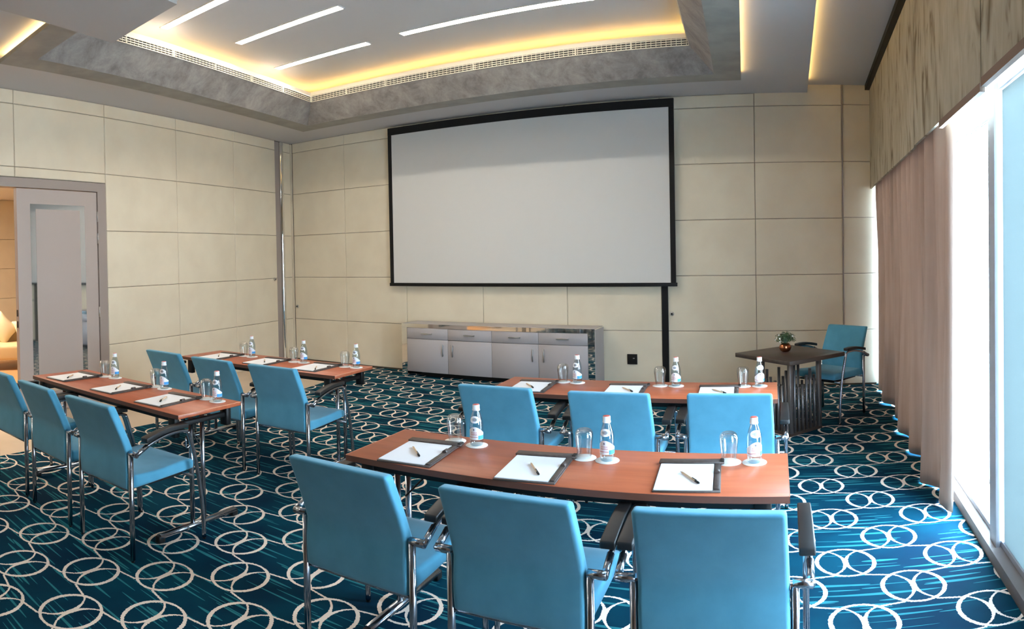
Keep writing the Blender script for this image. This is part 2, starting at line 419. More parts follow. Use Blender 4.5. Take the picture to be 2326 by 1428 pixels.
# left wall, with door opening t in (5.22, 6.28)
T0, T1, T2, T3, T4 = .25, .34, .464, .565, 1.508
m = MB()
def lbox(mb, t0, t1, z0, z1, o0, o1, mt):
    mb.hexa([LP(t0, z0, o0), LP(t1, z0, o0), LP(t1, z1, o0), LP(t0, z1, o0)], [LP(t0, z0, o1), LP(t1, z0, o1), LP(t1, z1, o1), LP(t0, z1, o1)], mt)
lbox(m, -.3, 3.93, 0, 4.1, -.15, 0, groove)
lbox(m, 3.93, 6.4, 2.54, 4.1, -.15, 0, groove)
lbox(m, 6.4, 12.2, 0, 4.1, -.15, 0, groove)
for a, b_ in ((.035, .25), (.464, 1.508), (1.508, 2.706), (2.706, 3.925)): padwall(m, a, b_, ROWS, LP)
for a, b_ in ((3.925, 5.185), (5.185, 6.41)): padwall(m, a, b_, [2.545, 2.654, 3.32, 3.47], LP)
for k in range(5): padwall(m, 6.41+k*1.15, 6.41+(k+1)*1.15, ROWS, LP)
struct(m.build('wall_left'))
# wall behind the viewer
m = MB(); m.prism([(-9.6, YF-.15), (1.3, YF-.15), (1.3, YF), (-9.6, YF)], 0, 4.1, walnut); struct(m.build('wall_front', walnut))
# steel corner strip and grooves
m = MB(); lbox(m, .34, .464, 0, 3.46, -.01, .004, taupe_f); struct(m.build('trim_1'))
m = MB(); q = LP(.295, 0, .004); m.tube([q, q+Vector((0, 0, 3.46))], .040, mirror, n=28, cap=False); struct(m.build('trim_2'))
m = MB(); lbox(m, -.02, .031, 0, 3.46, -.01, .03, cream); m.build('trim_3')['kind'] = 'structure'
m = MB(); m.box((-1.518, D-.02, .6), (.076, .03, 1.2), black); struct(m.build('trim_4', black))
m = MB(); m.box((.618, D-.012, 1.78), (.014, .024, 3.56), taupe_f); struct(m.build('trim_5', taupe_f))
# baseboards
m = MB(); m.box(((-7.3+1.0)/2, D-.03, .012), (8.3, .02, .024), groove); struct(m.build('baseboard_back'))

# ---------------------------------------------------------------- ceiling
ZS, ZR, ZT = 3.47, 3.385, 3.90
sl = 4.6*.1709
def ringpts(off):   # off>0 moves inward; the left side follows the left wall
    yb, yn, xr = 6.93-off, 2.2+off, -.50-off
    xl = lambda y: -6.20 + (6.93-y)*.166 + off*1.014
    xq = lambda y: xr + (6.93-y)*.07
    return [(xl(yb), yb), (xq(yb), yb), (xq(yn), yn), (xl(yn), yn)]
def ringband(mb, o0, z0, o1, z1, mt):
    a, b_ = ringpts(o0), ringpts(o1)
    for k in range(4):
        k2 = (k+1) % 4
        mb.poly([(*a[k], z0), (*a[k2], z0), (*b_[k2], z1), (*b_[k], z1)], mt)
# plain soffit around the ring (z 3.47), open over the ring
m = MB(); h = ringpts(.12)
lw = lambda y: CL.x + (D-y)*.1709
outer = [(lw(D)-.05, D+.01), (.21, D+.01), (.21, YF-.01), (lw(YF)-.05, YF-.01)]
def frame4(mb, o, i, z, mt):
    for k in range(4):
        k2 = (k+1) % 4; mb.poly([(*o[k], z), (*o[k2], z), (*i[k2], z), (*i[k], z)], mt)
frame4(m, outer, h, ZS, plaster_d); frame4(m, outer, h, ZS+.03, plaster_d)
m.poly([(.21, D, ZS), (.21, YF, ZS), (.21, YF, ZS+.03), (.21, D, ZS+.03)], plaster_d)
struct(m.build('ceiling', plaster_d, recalc=False))
# upper strip over the curtains
m = MB(); m.prism([(-.1, YF), (1.5, YF), (1.5, D+.01), (-.1, D+.01)], 3.56, 3.62, plaster_d)
m.prism([(-.1, YF), (.02, YF), (.02, D), (-.1, D)], 3.50, 3.56, plaster_d); struct(m.build('ceiling_strip', plaster_d))
# tray: ring underside, marble splay, grille, lip, cove
m = MB()
ringband(m, .0, ZR+.035, .0, ZR, ring_m)
ringband(m, .0, ZR, .27, ZR, ring_m)
ringband(m, .0, ZR+.035, .12, ZR+.035, plaster_d)
struct(m.build('trim_6', plaster_d, recalc=False))
m = MB(); ringband(m, .27, ZR, .50, 3.615, marble); struct(m.build('trim_7', marble, recalc=False))
m = MB()
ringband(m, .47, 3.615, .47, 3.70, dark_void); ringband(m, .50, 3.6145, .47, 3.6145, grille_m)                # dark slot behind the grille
rp = ringpts(.50); rq = ringpts(.497)
def barring(mb, z0, z1, o0=.494, o1=.506, mt=None):
    a, b_ = ringpts(o0), ringpts(o1)
    for k in range(4):
        k2 = (k+1) % 4; mb.hexa([(*a[k], z0), (*a[k2], z0), (*a[k2], z1), (*a[k], z1)], [(*b_[k], z0), (*b_[k2], z0), (*b_[k2], z1), (*b_[k], z1)], mt)
for k in range(4): barring(m, 3.613+k*.0215, 3.613+k*.0215+.0075, mt=grille_m)
for k in range(4):   # dividers along each side
    p, q = Vector((*rp[k], 0)), Vector((*rp[(k+1) % 4], 0)); n_ = int((q-p).length/.56); dd = (q-p).normalized()
    for i in range(n_+1):
        c = p+(q-p)*(i/n_); wv = Vector((dd.x, dd.y, 0))*.006; nv = Vector((-dd.y, dd.x, 0))*.009
        m.hexa([c-wv-nv+Vector((0, 0, 3.613)), c+wv-nv+Vector((0, 0, 3.613)), c+wv-nv+Vector((0, 0, 3.69)), c-wv-nv+Vector((0, 0, 3.69))],
               [c-wv+nv+Vector((0, 0, 3.613)), c+wv+nv+Vector((0, 0, 3.613)), c+wv+nv+Vector((0, 0, 3.69)), c-wv+nv+Vector((0, 0, 3.69))], grille_m)
    # fine vertical louvres behind the bars
    n_ = int((q-p).length/.05)
    for i in range(n_):
        c = p+(q-p)*((i+.5)/n_); wv = Vector((dd.x, dd.y, 0))*.003; nv = Vector((-dd.y, dd.x, 0))*.012
        m.poly([c-wv+nv*-.5+Vector((0, 0, 3.615)), c+wv+nv*-.5+Vector((0, 0, 3.615)), c+wv+nv*-.5+Vector((0, 0, 3.69)), c-wv+nv*-.5+Vector((0, 0, 3.69))], grille_m)
struct(m.build('trim_8', grille_m, recalc=False))
m = MB()
ringband(m, .50, 3.69, .50, 3.735, grille_m); ringband(m, .50, 3.735, .02, 3.735, plaster); ringband(m, .02, 3.735, .02, ZT, plaster)
struct(m.build('trim_9', recalc=False))
m = MB(); m.poly([(*p, ZT) for p in ringpts(.0)], plaster); m.poly([(*p, ZT+.05) for p in ringpts(-.05)], plaster); struct(m.build('ceiling_tray', plaster))
# LED strips lying in the coves (parts of one light line each)
m = MB()
a, b_ = ringpts(.20), ringpts(.16)
for k in range(4):
    k2 = (k+1) % 4; m.hexa([(*a[k], 3.737), (*a[k2], 3.737), (*a[k2], 3.745), (*a[k], 3.745)], [(*b_[k], 3.737), (*b_[k2], 3.737), (*b_[k2], 3.745), (*b_[k], 3.745)], led_warm)
tag(m.build('cove_light', led_warm), 'warm light line hidden above the vent grille around the ceiling tray', 'cove light')
m = MB()
a, b_ = ringpts(.025), ringpts(.05)
for k in (1, 2, 3):
    k2 = (k+1) % 4; m.hexa([(*a[k], ZR+.037), (*a[k2], ZR+.037), (*a[k2], ZR+.045), (*a[k], ZR+.045)], [(*b_[k], ZR+.037), (*b_[k2], ZR+.037), (*b_[k2], ZR+.045), (*b_[k], ZR+.045)], led_out)
tag(m.build('cove_light', led_out), 'warm light line along the outer edge of the dropped ceiling ring', 'cove light')
m = MB(); m.box((.165, 3.9, 3.507), (.03, 7.4, .008), led_out)
tag(m.build('cove_light', led_out), 'warm light line in the ceiling step beside the curtains', 'cove light')

# linear ceiling lamps
def lamp(x0, x1, y, label, w_=.082, z=ZT):
    t = empty('linear_ceiling_lamp', ((x0+x1)/2, y, z)); L_ = x1-x0
    tag(t, label, 'ceiling lamp', 'slim light lines in the ceiling tray')
    d = MB(); d.box((0, 0, -.006), (L_, w_, .010), lamp_m, bev=.003); d.build('diffuser', lamp_m, t)
    f = MB()
    for s_ in (-1, 1): f.box((0, s_*(w_/2+.007), -.004), (L_+.03, .010, .010), plaster)
    for s_ in (-1, 1): f.box((s_*(L_/2+.01), 0, -.004), (.010, w_+.02, .010), plaster)
    f.build('frame', plaster, t)
lamp(-5.234, -3.90, 3.865, 'slim ceiling light line nearest the grey ceiling lift plate')
lamp(-5.149, -3.78, 4.767, 'slim ceiling light line between the two others at the left of the tray')
lamp(-5.529, -4.189, 5.745, 'short slim ceiling light line nearest the far left corner of the tray')
lamp(-3.748, -1.55, 5.735, 'long slim ceiling light line above the screen side of the room')

lamp(-5.2, -3.8, .45, 'slim ceiling light line over the entrance side, added unseen to light the left chairs', z=ZS)  # unseen lamp, added to brighten the left chairs and carpet
lamp(-5.2, -3.8, -1.1, 'slim ceiling light line in the near left corner, added unseen as fill light', z=ZS)  # second added lamp beyond view, more fill for the left side
# grey lift plate hanging from the ceiling
t = empty('ceiling_lift_plate', (0, 0, 0))
tag(t, 'flat blue-grey plate hanging below the ceiling at the top left', 'ceiling lift')
PP = [(-4.091, 2.547), (-3.272, 2.516), (-3.0, 1.42), (-3.795, 1.42)]
m = MB(); m.prism(PP, 3.2, 3.225, plate_m); m.build('plate', plate_m, t)
m = MB(); cx, cy = sum(p[0] for p in PP)/4, sum(p[1] for p in PP)/4
Q = [((p[0]-cx)*1.012+cx, (p[1]-cy)*1.012+cy) for p in PP]; m.prism(Q, 3.2255, 3.262, cap_white); m.build('rim', cap_white, t)
for hx, hy in ((-3.8, 2.3), (-3.35, 2.3), (-3.7, 1.6), (-3.2, 1.6)):
    m = MB(); m.tube([(hx, hy, 3.262), (hx, hy, 3.47 if hy < 2.15 else 3.388)], .012, steel); m.build('hanger', steel, t)

# ---------------------------------------------------------------- window wall
def WP(y, off, z): return Vector((xw(y)+off, y, z))
def wbox(mb, y0, y1, o0, o1, z0, z1, mt):
    mb.hexa([WP(y0, o0, z0), WP(y1, o0, z0), WP(y1, o0, z1), WP(y0, o0, z1)], [WP(y0, o1, z0), WP(y1, o1, z0), WP(y1, o1, z1), WP(y0, o1, z1)], mt)
m = MB(); wbox(m, YF, D, 0, .16, 0, .07, sill_m); struct(m.build('wall_right'))
def window(i, y0, y1, mt, trans=True):
    t = struct(empty('window_%d' % i, (0, 0, 0)))
    f = MB(); wbox(f, y0, y0+.05, .05, .13, .07, 3.56, alu); wbox(f, y1-.05, y1, .05, .13, .07, 3.56, alu)
    wbox(f, y0, y1, .05, .13, 2.41, 2.475, alu); wbox(f, y0, y1, .06, .12, .07, .10, alu); wbox(f, max(y0-.058, YF), y0+.058, .03, .05, .07, 3.56, alu); f.build('frame', alu, t)
    g = MB(); wbox(g, y0+.05, y1-.05, .088, .092, .10, 2.41, mt); g.build('pane', mt, t)
    g = MB(); wbox(g, y0+.05, y1-.05, .088, .092, 2.475, 3.56, pane); g.build('upper_pane', pane, t)
ys = [D, 6.45, 4.85, 3.28, 1.75, .2, -1.45, YF]
for i in range(len(ys)-1): window(i+1, ys[i+1], ys[i], pane)
# white side blind drawn over the second visible pane
m = MB(); wbox(m, 2.06, 3.205, .070, .074, .10, 2.405, frosted)
tag(m.build('roller_blind', frosted), 'plain white blind over the window pane at the right edge', 'blind')
# thin blind hem lines on the first pane
t = empty('blind_pull_bar', (0, 0, 0)); tag(t, 'thin blue blind edge line near the top of the bright window', 'blind')
m = MB()
wbox(m, 3.32, 4.80, .078, .082, 2.298, 2.303, lab_b); wbox(m, 3.32, 4.80, .078, .082, 2.312, 2.317, lab_b); m.build('bar', lab_b, t)
# terrace outside
m = MB(); m.box((3.2, 2.5, -.16), (4.0, 16, .10), white_out); struct(m.build('terrace_floor', white_out))
m = MB(); m.box((1.42, 3.8, -.105), (.02, 6, .01), sill_m); struct(m.build('trim_10', sill_m))

# ---------------------------------------------------------------- curtain, valance, rail
def xc(y): return .945+.023*(y-4)
def curtain(y0, y1, label, k_amp=1.0):
    m = MB(); ny, nz = int((y1-y0)*80), 14
    rows = []
    rnd = [random.uniform(-1, 1) for _ in range(60)]
    for j in range(nz+1):
        z = .012+(3.49-.012)*(j/nz)**1.4; row = []
        fl = max(0, 1-z/1.2)
        for i in range(ny+1):
            u = i/ny; y = y0+(y1-y0)*u
            s_ = (y-y0)/.29; k = int(s_) % 60; fr = s_-int(s_)
            ph = 2*PI*s_ + .5*math.sin(s_*.9)
            amp = k_amp*.050*(1+.35*rnd[k]*(1-fr)+.35*rnd[(k+1) % 60]*fr)*(1+.25*fl)
            wz = min(1, z/2.3)**.7; x_ = xc(y) - amp*(.85*wz*math.sin(ph)+(1-wz)*1.25*math.sin(ph*.5+.8)) - .006*math.sin(2*ph+1) + fl*(.015*math.sin(y*7)-.03*math.sin(s_*1.3))
            if u < .05: x_ += (.05-u)*.9
            row.append(m.bm.verts.new((x_, y+fl*.02*math.sin(s_*2.2), z+ (0 if j else .012*abs(math.sin(s_*1.7))))))
        rows.append(row)
    fs = []
    for j in range(nz):
        for i in range(ny): fs.append(m.bm.faces.new((rows[j][i], rows[j][i+1], rows[j+1][i+1], rows[j+1][i])))
    m._fin(fs, curt, True)
    cu = m.build('curtain', curt); sm = cu.modifiers.new('thickness', 'SOLIDIFY'); sm.thickness = .004
    tag(cu, label, 'curtain')
curtain(3.87, 7.835, 'long taupe pleated curtain hanging to the carpet beside the bright window')
curtain(-3.1, 1.6, 'taupe pleated curtain beside and behind the camera, placed unseen to shade the front chairs', .35)  # unseen curtain, its span set to keep window light off the nearest chair backs
def xv(y): return .87+.02*(y-4)
VP = [(6.80, 7.88, 2.335), (4.70, 6.785, 2.335), (2.88, 4.685, 2.348), (1.1, 2.865, 2.365), (-.8, 1.085, 2.335), (-3.1, -.815, 2.335)]
VL = ['narrow grey-beige flat valance panel next to the far wall', 'wide grey-beige valance panel over the far half of the curtain',
      'grey-beige valance panel above the end of the curtain, partly sunlit', 'bright beige valance panel over the window pane at the top right corner',
      'valance panel over the window beside the camera', 'valance panel over the window behind the camera']
for (a, b_, zb), lb in zip(VP, VL):
    t = empty('valance_panel', (0, 0, 0)); tag(t, lb, 'valance', 'flat valance panels above the curtain')
    m = MB(); m.hexa([(xv(a), a, zb), (xv(b_), b_, zb), (xv(b_), b_, 3.50), (xv(a), a, 3.50)], [(xv(a)+.018, a, zb), (xv(b_)+.018, b_, zb), (xv(b_)+.018, b_, 3.50), (xv(a)+.018, a, 3.50)], val)
    m.build('panel', val, t)
    m = MB(); m.hexa([(xv(a)+.024, a-.03, zb+.03), (xv(a)+.024, a+.02, zb+.03), (xv(a)+.024, a+.02, 3.49), (xv(a)+.024, a-.03, 3.49)], [(xv(a)+.028, a-.03, zb+.03), (xv(a)+.028, a+.02, zb+.03), (xv(a)+.028, a+.02, 3.49), (xv(a)+.028, a-.03, 3.49)], black); m.build('gap_light_stop', black, t)  # black backing added behind each panel gap to block window light
    if b_ < 4.7:
        m = MB(); bb = min(b_, 3.80)
        m.hexa([(xv(a)-.003, a, zb-.038), (xv(bb)-.003, bb, zb-.038), (xv(bb)-.003, bb, zb+.002), (xv(a)-.003, a, zb+.002)], [(xv(a)+.022, a, zb-.038), (xv(bb)+.022, bb, zb-.038), (xv(bb)+.022, bb, zb+.002), (xv(a)+.022, a, zb+.002)], trim_br)
        m.build('hem_band', trim_br, t)
m = MB(); m.hexa([(xv(-3.1)-.055, -3.1, 3.50), (xv(7.87)-.055, 7.87, 3.50), (xv(7.87)-.055, 7.87, 3.558), (xv(-3.1)-.055, -3.1, 3.558)],
                 [(xv(-3.1)+.0, -3.1, 3.50), (xv(7.87)+.0, 7.87, 3.50), (xv(7.87)+.0, 7.87, 3.558), (xv(-3.1)+.0, -3.1, 3.558)], black)
tag(m.build('curtain_rail', black), 'black ceiling rail carrying the valance and curtain', 'curtain rail')

# ---------------------------------------------------------------- door and lobby
t = struct(empty('door_1', (0, 0, 0)))
m = MB()
lbox(m, 3.93, 4.055, 0, 2.54, -.12, .012, taupe_f); lbox(m, 4.055, 6.27, 2.44, 2.54, -.12, .012, taupe_f); lbox(m, 6.27, 6.40, 0, 2.54, -.12, .012, taupe_f)
m.build('door_frame', taupe_f, t)
leafp = MB(); lbox(leafp, 4.064, 5.165, .01, 2.43, -.055, 0, taupe); lf = leafp.build('door_leaf', taupe, t)
m = MB()
lbox(m, 4.925, 4.995, .22, 2.268, -.005, .003, mirror); lbox(m, 4.247, 4.318, .22, 2.268, -.005, .003, mirror); lbox(m, 4.318, 4.925, 2.212, 2.268, -.005, .003, mirror)
lbox(m, 4.318, 4.925, .22, .28, -.005, .003, mirror)
m.build('mirror_inlay', mirror, lf)
m = MB(); lbox(m, 4.318, 4.925, .28, 2.212, -.005, .006, taupe); m.build('raised_panel', taupe, lf)
for z in (1.05, 1.9, 2.15):
    m = MB(); p = LP(4.060, z, .008); m.tube([p-Vector((0, 0, .06)), p+Vector((0, 0, .06))], .009, steel, n=8); m.build('hinge', steel, lf)
m = MB()
for z in (.98, 1.10):
    lbox(m, 5.1655, 5.168, z-.035, z+.035, -.04, -.018, black)
m.build('lock_plate', black, lf)
# second leaf, folded open into the lobby
m = MB(); p0 = LP(6.26, 0, -.06); p1 = p0 - nL*1.05; dv = dL*.05
m.hexa([p0, p1, p1+Vector((0, 0, 2.43)), p0+Vector((0, 0, 2.43))], [p0-dv, p1-dv, p1-dv+Vector((0, 0, 2.43)), p0-dv+Vector((0, 0, 2.43))], taupe)
m.build('door_leaf', taupe, t)
# lobby shell
def lobp(t_, off): p = LP(t_, 0, -off); return (p.x, p.y)
m = MB(); m.prism([lobp(0, .15), lobp(11, .15), lobp(11, 7.0), lobp(0, 7.0)], -.02, .004, oak); struct(m.build('floor_lobby', oak))
m = MB(); m.prism([lobp(0, .16), lobp(11, .16), lobp(11, 7.0), lobp(0, 7.0)], 2.95, 3.05, plaster); struct(m.build('ceiling_lobby', plaster))
m = MB()
PLB = lambda x, z, o: LP(x, z, -5.6+o)
lbox(m, 0, 11, 0, 3.0, -5.75, -5.6, groove)
for k in range(18): padwall(m, .3+k*.6, .9+k*.6, [0, .35, .95, 1.55, 2.15, 2.95], PLB, th=.02)
lbox(m, 0, .1, 0, 3.0, -7, -.16, cream); lbox(m, 10.9, 11, 0, 3.0, -7, -.16, cream)
struct(m.build('wall_lobby'))
m = MB(); q = LP(5.5, 2.94, -3.2); m.box(q, (1.6, 1.6, .02), lobby_m)
tag(m.build('lobby_ceiling_lamp', lobby_m), 'warm ceiling light seen through the open door', 'ceiling lamp')
# ---------------------------------------------------------------- sofa seen through the door
sofc = Vector((-9.95, 3.62, 0)); srot = math.atan2(.35, .94)
# local +Y faces the camera: rotate so local -Y ... forward = towards origin
fw = Vector((9.95, -3.62, 0)).normalized(); srz = math.atan2(-fw.x, fw.y)
t = empty('sofa', sofc, srz); tag(t, 'cream upholstered sofa in the lobby beyond the open door', 'sofa')
m = MB(); m.box((0, 0, .27), (1.9, .8, .22), sofa_m, bev=.04, seg=3); m.build('seat', sofa_m, t)
m = MB(); m.box((0, -.36, .48), (1.9, .14, .40), sofa_m, bev=.05, seg=3); m.build('backrest', sofa_m, t)
for s_ in (-1, 1):
    m = MB(); m.box((s_*.97, .0, .30), (.05, .8, .52), oak, bev=.01); m.build('arm_panel', oak, t)
for sx_ in (-.85, .85):
    for sy_ in (-.33, .33):
        m = MB(); m.tube([(sx_, sy_, 0.004), (sx_, sy_, .17)], .02, espresso, n=8); m.build('leg', espresso, t)
def cushion(loc, rz, tilt, label):
    m = MB(); bm = bmesh.new(); bmesh.ops.create_cube(bm, size=1); bmesh.ops.subdivide_edges(bm, edges=bm.edges[:], cuts=7, use_grid_fill=True)
    for v in bm.verts:
        x_, y_, z_ = v.co*2; q = (1-x_**2)*(1-z_**2); pinch = 1-.12*(x_*x_*(1-z_*z_)+z_*z_*(1-x_*x_))
        v.co = Vector((x_*.21*pinch, y_*(.018+.075*max(q, 0)**.5), z_*.19*pinch))
    bmesh.ops.transform(bm, matrix=Matrix.Rotation(tilt, 4, 'Y') @ Matrix.Rotation(.25, 4, 'X'), verts=bm.verts)
    m.merge(bm, cush_m, True); o = m.build('cushion', cush_m); o.location = loc; o.rotation_euler = (0, 0, rz)
    tag(o, label, 'cushion', 'cushions on the lobby sofa'); return o
Rz = Matrix.Rotation(srz, 3, 'Z')
cushion(sofc+Rz @ Vector((-.76, -.14, .575)), srz, .25, 'rounded cream cushion at the right end of the lobby sofa')
cushion(sofc+Rz @ Vector((-.36, -.16, .60)), srz, -.75, 'pointed cream cushion left of the rounded one on the lobby sofa')

# ---------------------------------------------------------------- projection screen
t = empty('projection_screen', (-3.37, D-.075, 1.2))
tag(t, 'large white projection screen with black border on the far wall', 'projection screen')
w_, hh = 4.0, 2.235
m = MB(); m.box((0, 0, .045+(hh-.045-.10)/2), (w_-.10, .012, hh-.145), screen_m); m.build('screen_surface', screen_m, t)
m = MB()
m.box((0, -.004, .0225), (w_+.03, .03, .045), black, bev=.004); m.box((0, -.004, hh-.05), (w_, .03, .10), black)
m.box((-w_/2+.027, -.004, hh/2), (.054, .026, hh), black); m.box((w_/2-.03, -.004, hh/2), (.060, .026, hh), black)
m.build('border', black, t)
m = MB(); m.box((0, .033, hh-.06), (w_-.1, .045, .09), black); m.build('housing', black, t)
for s_ in (-1, 1):
    m = MB(); m.box((s_*(w_/2-.10), .033, .6), (.03, .055, .05), black); m.build('wall_bracket', black, t)

# socket and locks
t = empty('wall_socket', (-1.935, D-.022, .31)); tag(t, 'black square wall socket right of the sideboard', 'socket')
m = MB(); m.box((0, -.004, 0), (.125, .010, .125), black, bev=.003); m.build('plate', black, t)
m = MB(); m.box((.02, -.010, .012), (.022, .004, .010), steel); m.box((-.015, -.010, -.006), (.018, .003, .05), dark_void); m.build('insert', steel, t)
def lock(P, nrm, label):
    m = MB(); M_ = nrm.to_track_quat('Z', 'Y').to_matrix().to_4x4()
    bm = bmesh.new(); bmesh.ops.create_cone(bm, cap_ends=True, segments=20, radius1=.026, radius2=.022, depth=.012); m.merge(bm, steel, True)
    bm = bmesh.new(); bmesh.ops.create_cone(bm, cap_ends=True, segments=16, radius1=.012, radius2=.012, depth=.014); m.merge(bm, black, False)
    bmesh.ops.transform(m.bm, matrix=M_, verts=m.bm.verts)
    o = m.build('wall_lock'); o.location = P; tag(o, label, 'lock', 'round locks on the padded walls')
lock(Vector((-7.24, D-.028, .853)), Vector((0, -1, 0)), 'round lock on the far wall just right of the room corner')
lock(Vector((-1.436, D-.028, .867)), Vector((0, -1, 0)), 'round lock right of the black strip below the screen')
lock(LP(.545, 1.308, .028), nL, 'round lock on the left wall beside the steel strip')

# ---------------------------------------------------------------- sideboard
sbx0, sbx1, sby, sbh = -4.985, -2.292, 7.475, .715
t = empty('sideboard', ((sbx0+sbx1)/2, (sby+D-.03)/2, 0)); tag(t, 'long low grey sideboard with mirrored frame below the screen', 'sideboard')
W_ = sbx1-sbx0; dp = D-.03-sby
m = MB(); m.box((0, 0, sbh-.026), (W_, dp, .052), mirror); o = m.build('top_panel', mirror, t); o['label'] = 'mirrored top panel'
m = MB(); m.box((0, .01, sbh+.001), (W_-.02, dp-.03, .003), grey_lac); m.build('top_inlay', grey_lac, t)
for s_ in (-1, 1):
    m = MB(); m.box((s_*(W_/2-.042), 0, (sbh-.052)/2+.003), (.084, dp, sbh-.056), mirror); o = m.build('side_panel', mirror, t)
    m = MB(); m.box((s_*(W_/2+.001), .0, (sbh)/2), (.004, dp-.03, sbh-.02), grey_lac); m.build('side_face', grey_lac, t)
iw = W_-.17; zb, zt = .075, sbh-.054
m = MB(); m.box((0, .02, (zb+zt)/2), (iw, dp-.05, zt-zb), grey_lac); m.build('carcass', grey_lac, t)
m = MB(); m.box((0, .04, .04), (iw-.3, dp-.14, .075), black); m.build('plinth', black, t)
for k in range(4):
    cx = -iw/2+iw*(k+.5)/4; wd = iw/4-.005; zs_ = zt-.145
    m = MB(); m.box((cx, -dp/2+.006, (zs_+zt)/2), (wd, .02, zt-zs_-.005), grey_lac, bev=.002, seg=1); d_ = m.build('drawer', grey_lac, t)
    m = MB(); m.box((cx, -dp/2-.018, (zs_+zt)/2+.004), (.16, .026, .012), steel, bev=.003, seg=1); m.box((cx, -dp/2-.006, (zs_+zt)/2), (.15, .014, .02), steel); m.build('handle', steel, d_)
    m = MB(); m.box((cx, -dp/2+.006, (zb+zs_)/2), (wd, .02, zs_-zb-.005), grey_lac, bev=.002, seg=1); d_ = m.build('door', grey_lac, t)
    hx = cx+(wd/2-.07)*(1 if k % 2 == 0 else -1)
    m = MB(); m.box((hx, -dp/2-.022, zs_-.135), (.014, .014, .16), steel, bev=.003, seg=1)
    for zz in (-.06, .06): m.box((hx, -dp/2-.008, zs_-.135+zz), (.010, .024, .010), steel)
    m.build('handle', steel, d_)

# ---------------------------------------------------------------- chairs
def make_chair():
    t = empty('conference_chair')
    # backrest: straight low part, leaning upper part
    H0, H1 = .378, .842; hc = (H0+H1)/2; th = .052
    def bend(p):
        z = p.z+hc; k = max(0, (z-.565)/(H1-.565)); y = p.y - .118*k**1.12 - .008*math.sin(PI*min(1, max(0, (z-H0)/(.565-H0))))
        x_ = p.x*(1-.035*k)
        if p.y > 0: y += .010*(1-(p.x/.235)**2)*(.4+.6*math.sin(PI*(z-H0)/(H1-H0)))
        return (x_, y+.014, z)
    m = MB(); m.box((0, 0, 0), (.472, th, H1-H0), fabric, bev=.017, seg=4, cuts={2: 12, 0: 6}, fn=bend); m.build('backrest', fabric, t)
    def seatf(p):
        k = (p.y+.22)/.44; z = p.z + .415 + .018*k - .022*max(0, (k-.8)/.2)**2*(1 if p.z > 0 else .0) - .012*(1 if p.z > 0 else 0)*math.sin(PI*min(1, max(0, k)))
        return (p.x*(1+.01*k), p.y+.255, z)
    m = MB(); m.box((0, 0, 0), (.470, .44, .072), fabric, bev=.020, seg=4, cuts={1: 8, 0: 4}, fn=seatf); m.build('seat', fabric, t)
    m = MB(); m.box((0, .25, .374), (.40, .36, .012), black); m.tube([(-.245, .012, .372), (.245, .012, .372)], .009, chrome); m.tube([(-.29, .42, .372), (.29, .42, .372)], .009, chrome)
    m.build('seat_frame', None, t)
    for s_ in (-1, 1):
        m = MB(); m.tube([(s_*.250, .0, .0), (s_*.250, .0, .02)], .010, black); m.tube([(s_*.250, 0, .012), (s_*.250, 0, .575)], .0135, chrome, n=12, sy=1.1); m.build('leg', chrome, t)
        m = MB(); m.tube([(s_*.300, .485, 0.0), (s_*.300, .483, .02)], .010, black)
        m.tube([(s_*.300, .484, .012), (s_*.300, .475, .20), (s_*.300, .440, .42), (s_*.300, .395, .58), (s_*.300, .372, .640)], .0125, chrome, n=12, sub=5); m.build('leg', chrome, t)
        m = MB()
        m.tube([(s_*.243, 0, .580), (s_*.306, 0, .580)], .0150, chrome, n=12)
        m.tube([(s_*.300, -.008, .578), (s_*.300, .03, .594), (s_*.300, .075, .616)], .0130, chrome, n=12)
        m.tube([(s_*.300, .06, .609), (s_*.300, .14, .634), (s_*.300, .24, .652), (s_*.300, .33, .652), (s_*.300, .372, .640)], .0100, chrome, n=10, sub=4)
        m.build('arm_support', chrome, t)
        def armf(p, s_=s_):
            k = (p.y+.155)/.31; return (p.x*(1-.10*k)+s_*.292, p.y+.215, p.z+.640+.052*math.sin(PI*(.12+.50*k))-.012)
        m = MB(); m.box((0, 0, 0), (.054, .31, .026), armblk, bev=.006, seg=2, cuts={1: 10}, fn=armf); m.build('armrest', armblk, t)
    return t
chair0 = make_chair(); used = [False]
def place_chair(x_, y_, rz, label, group='blue conference chairs at the tables'):
    t = chair0 if not used[0] else copy_tree(chair0)
    used[0] = True; t.location = (x_, y_, .006); t.rotation_euler = (0, 0, rz); tag(t, label, 'chair', group)
    t.scale = (.96, 1, 1) if x_ < -3 else (1, 1, 1)
R = math.radians
place_chair(-1.545, 1.975, R(1), 'light blue chair at the left end of the row nearest the camera')
place_chair(-.891, 1.99, R(1), 'light blue chair in the middle of the row nearest the camera')
place_chair(-.250, 2.005, R(1), 'light blue chair at the right end of the row nearest the camera')
place_chair(-1.672, 3.55, R(2), 'light blue chair at the left seat of the far right table')
place_chair(-.993, 3.56, R(2), 'light blue chair at the middle seat of the far right table')
place_chair(-.337, 3.60, R(1), 'bright blue chair at the right seat of the far right table')
place_chair(-4.455, 1.84, R(3), 'light blue chair cut off by the left edge of the photo')
place_chair(-3.84, 1.855, R(2), 'light blue chair at the middle seat of the near left table')
place_chair(-3.225, 1.895, R(5), 'light blue chair at the right seat of the near left table')
place_chair(-4.585, 3.39, R(2), 'light blue chair at the left seat of the far left table')
place_chair(-3.965, 3.40, R(2), 'light blue chair at the middle seat of the far left table')
place_chair(-3.345, 3.44, R(4), 'light blue chair at the right seat of the far left table')
place_chair(.50, 6.60, R(141), 'dull teal chair by the curtain behind the dark square table', 'blue conference chairs at the tables')

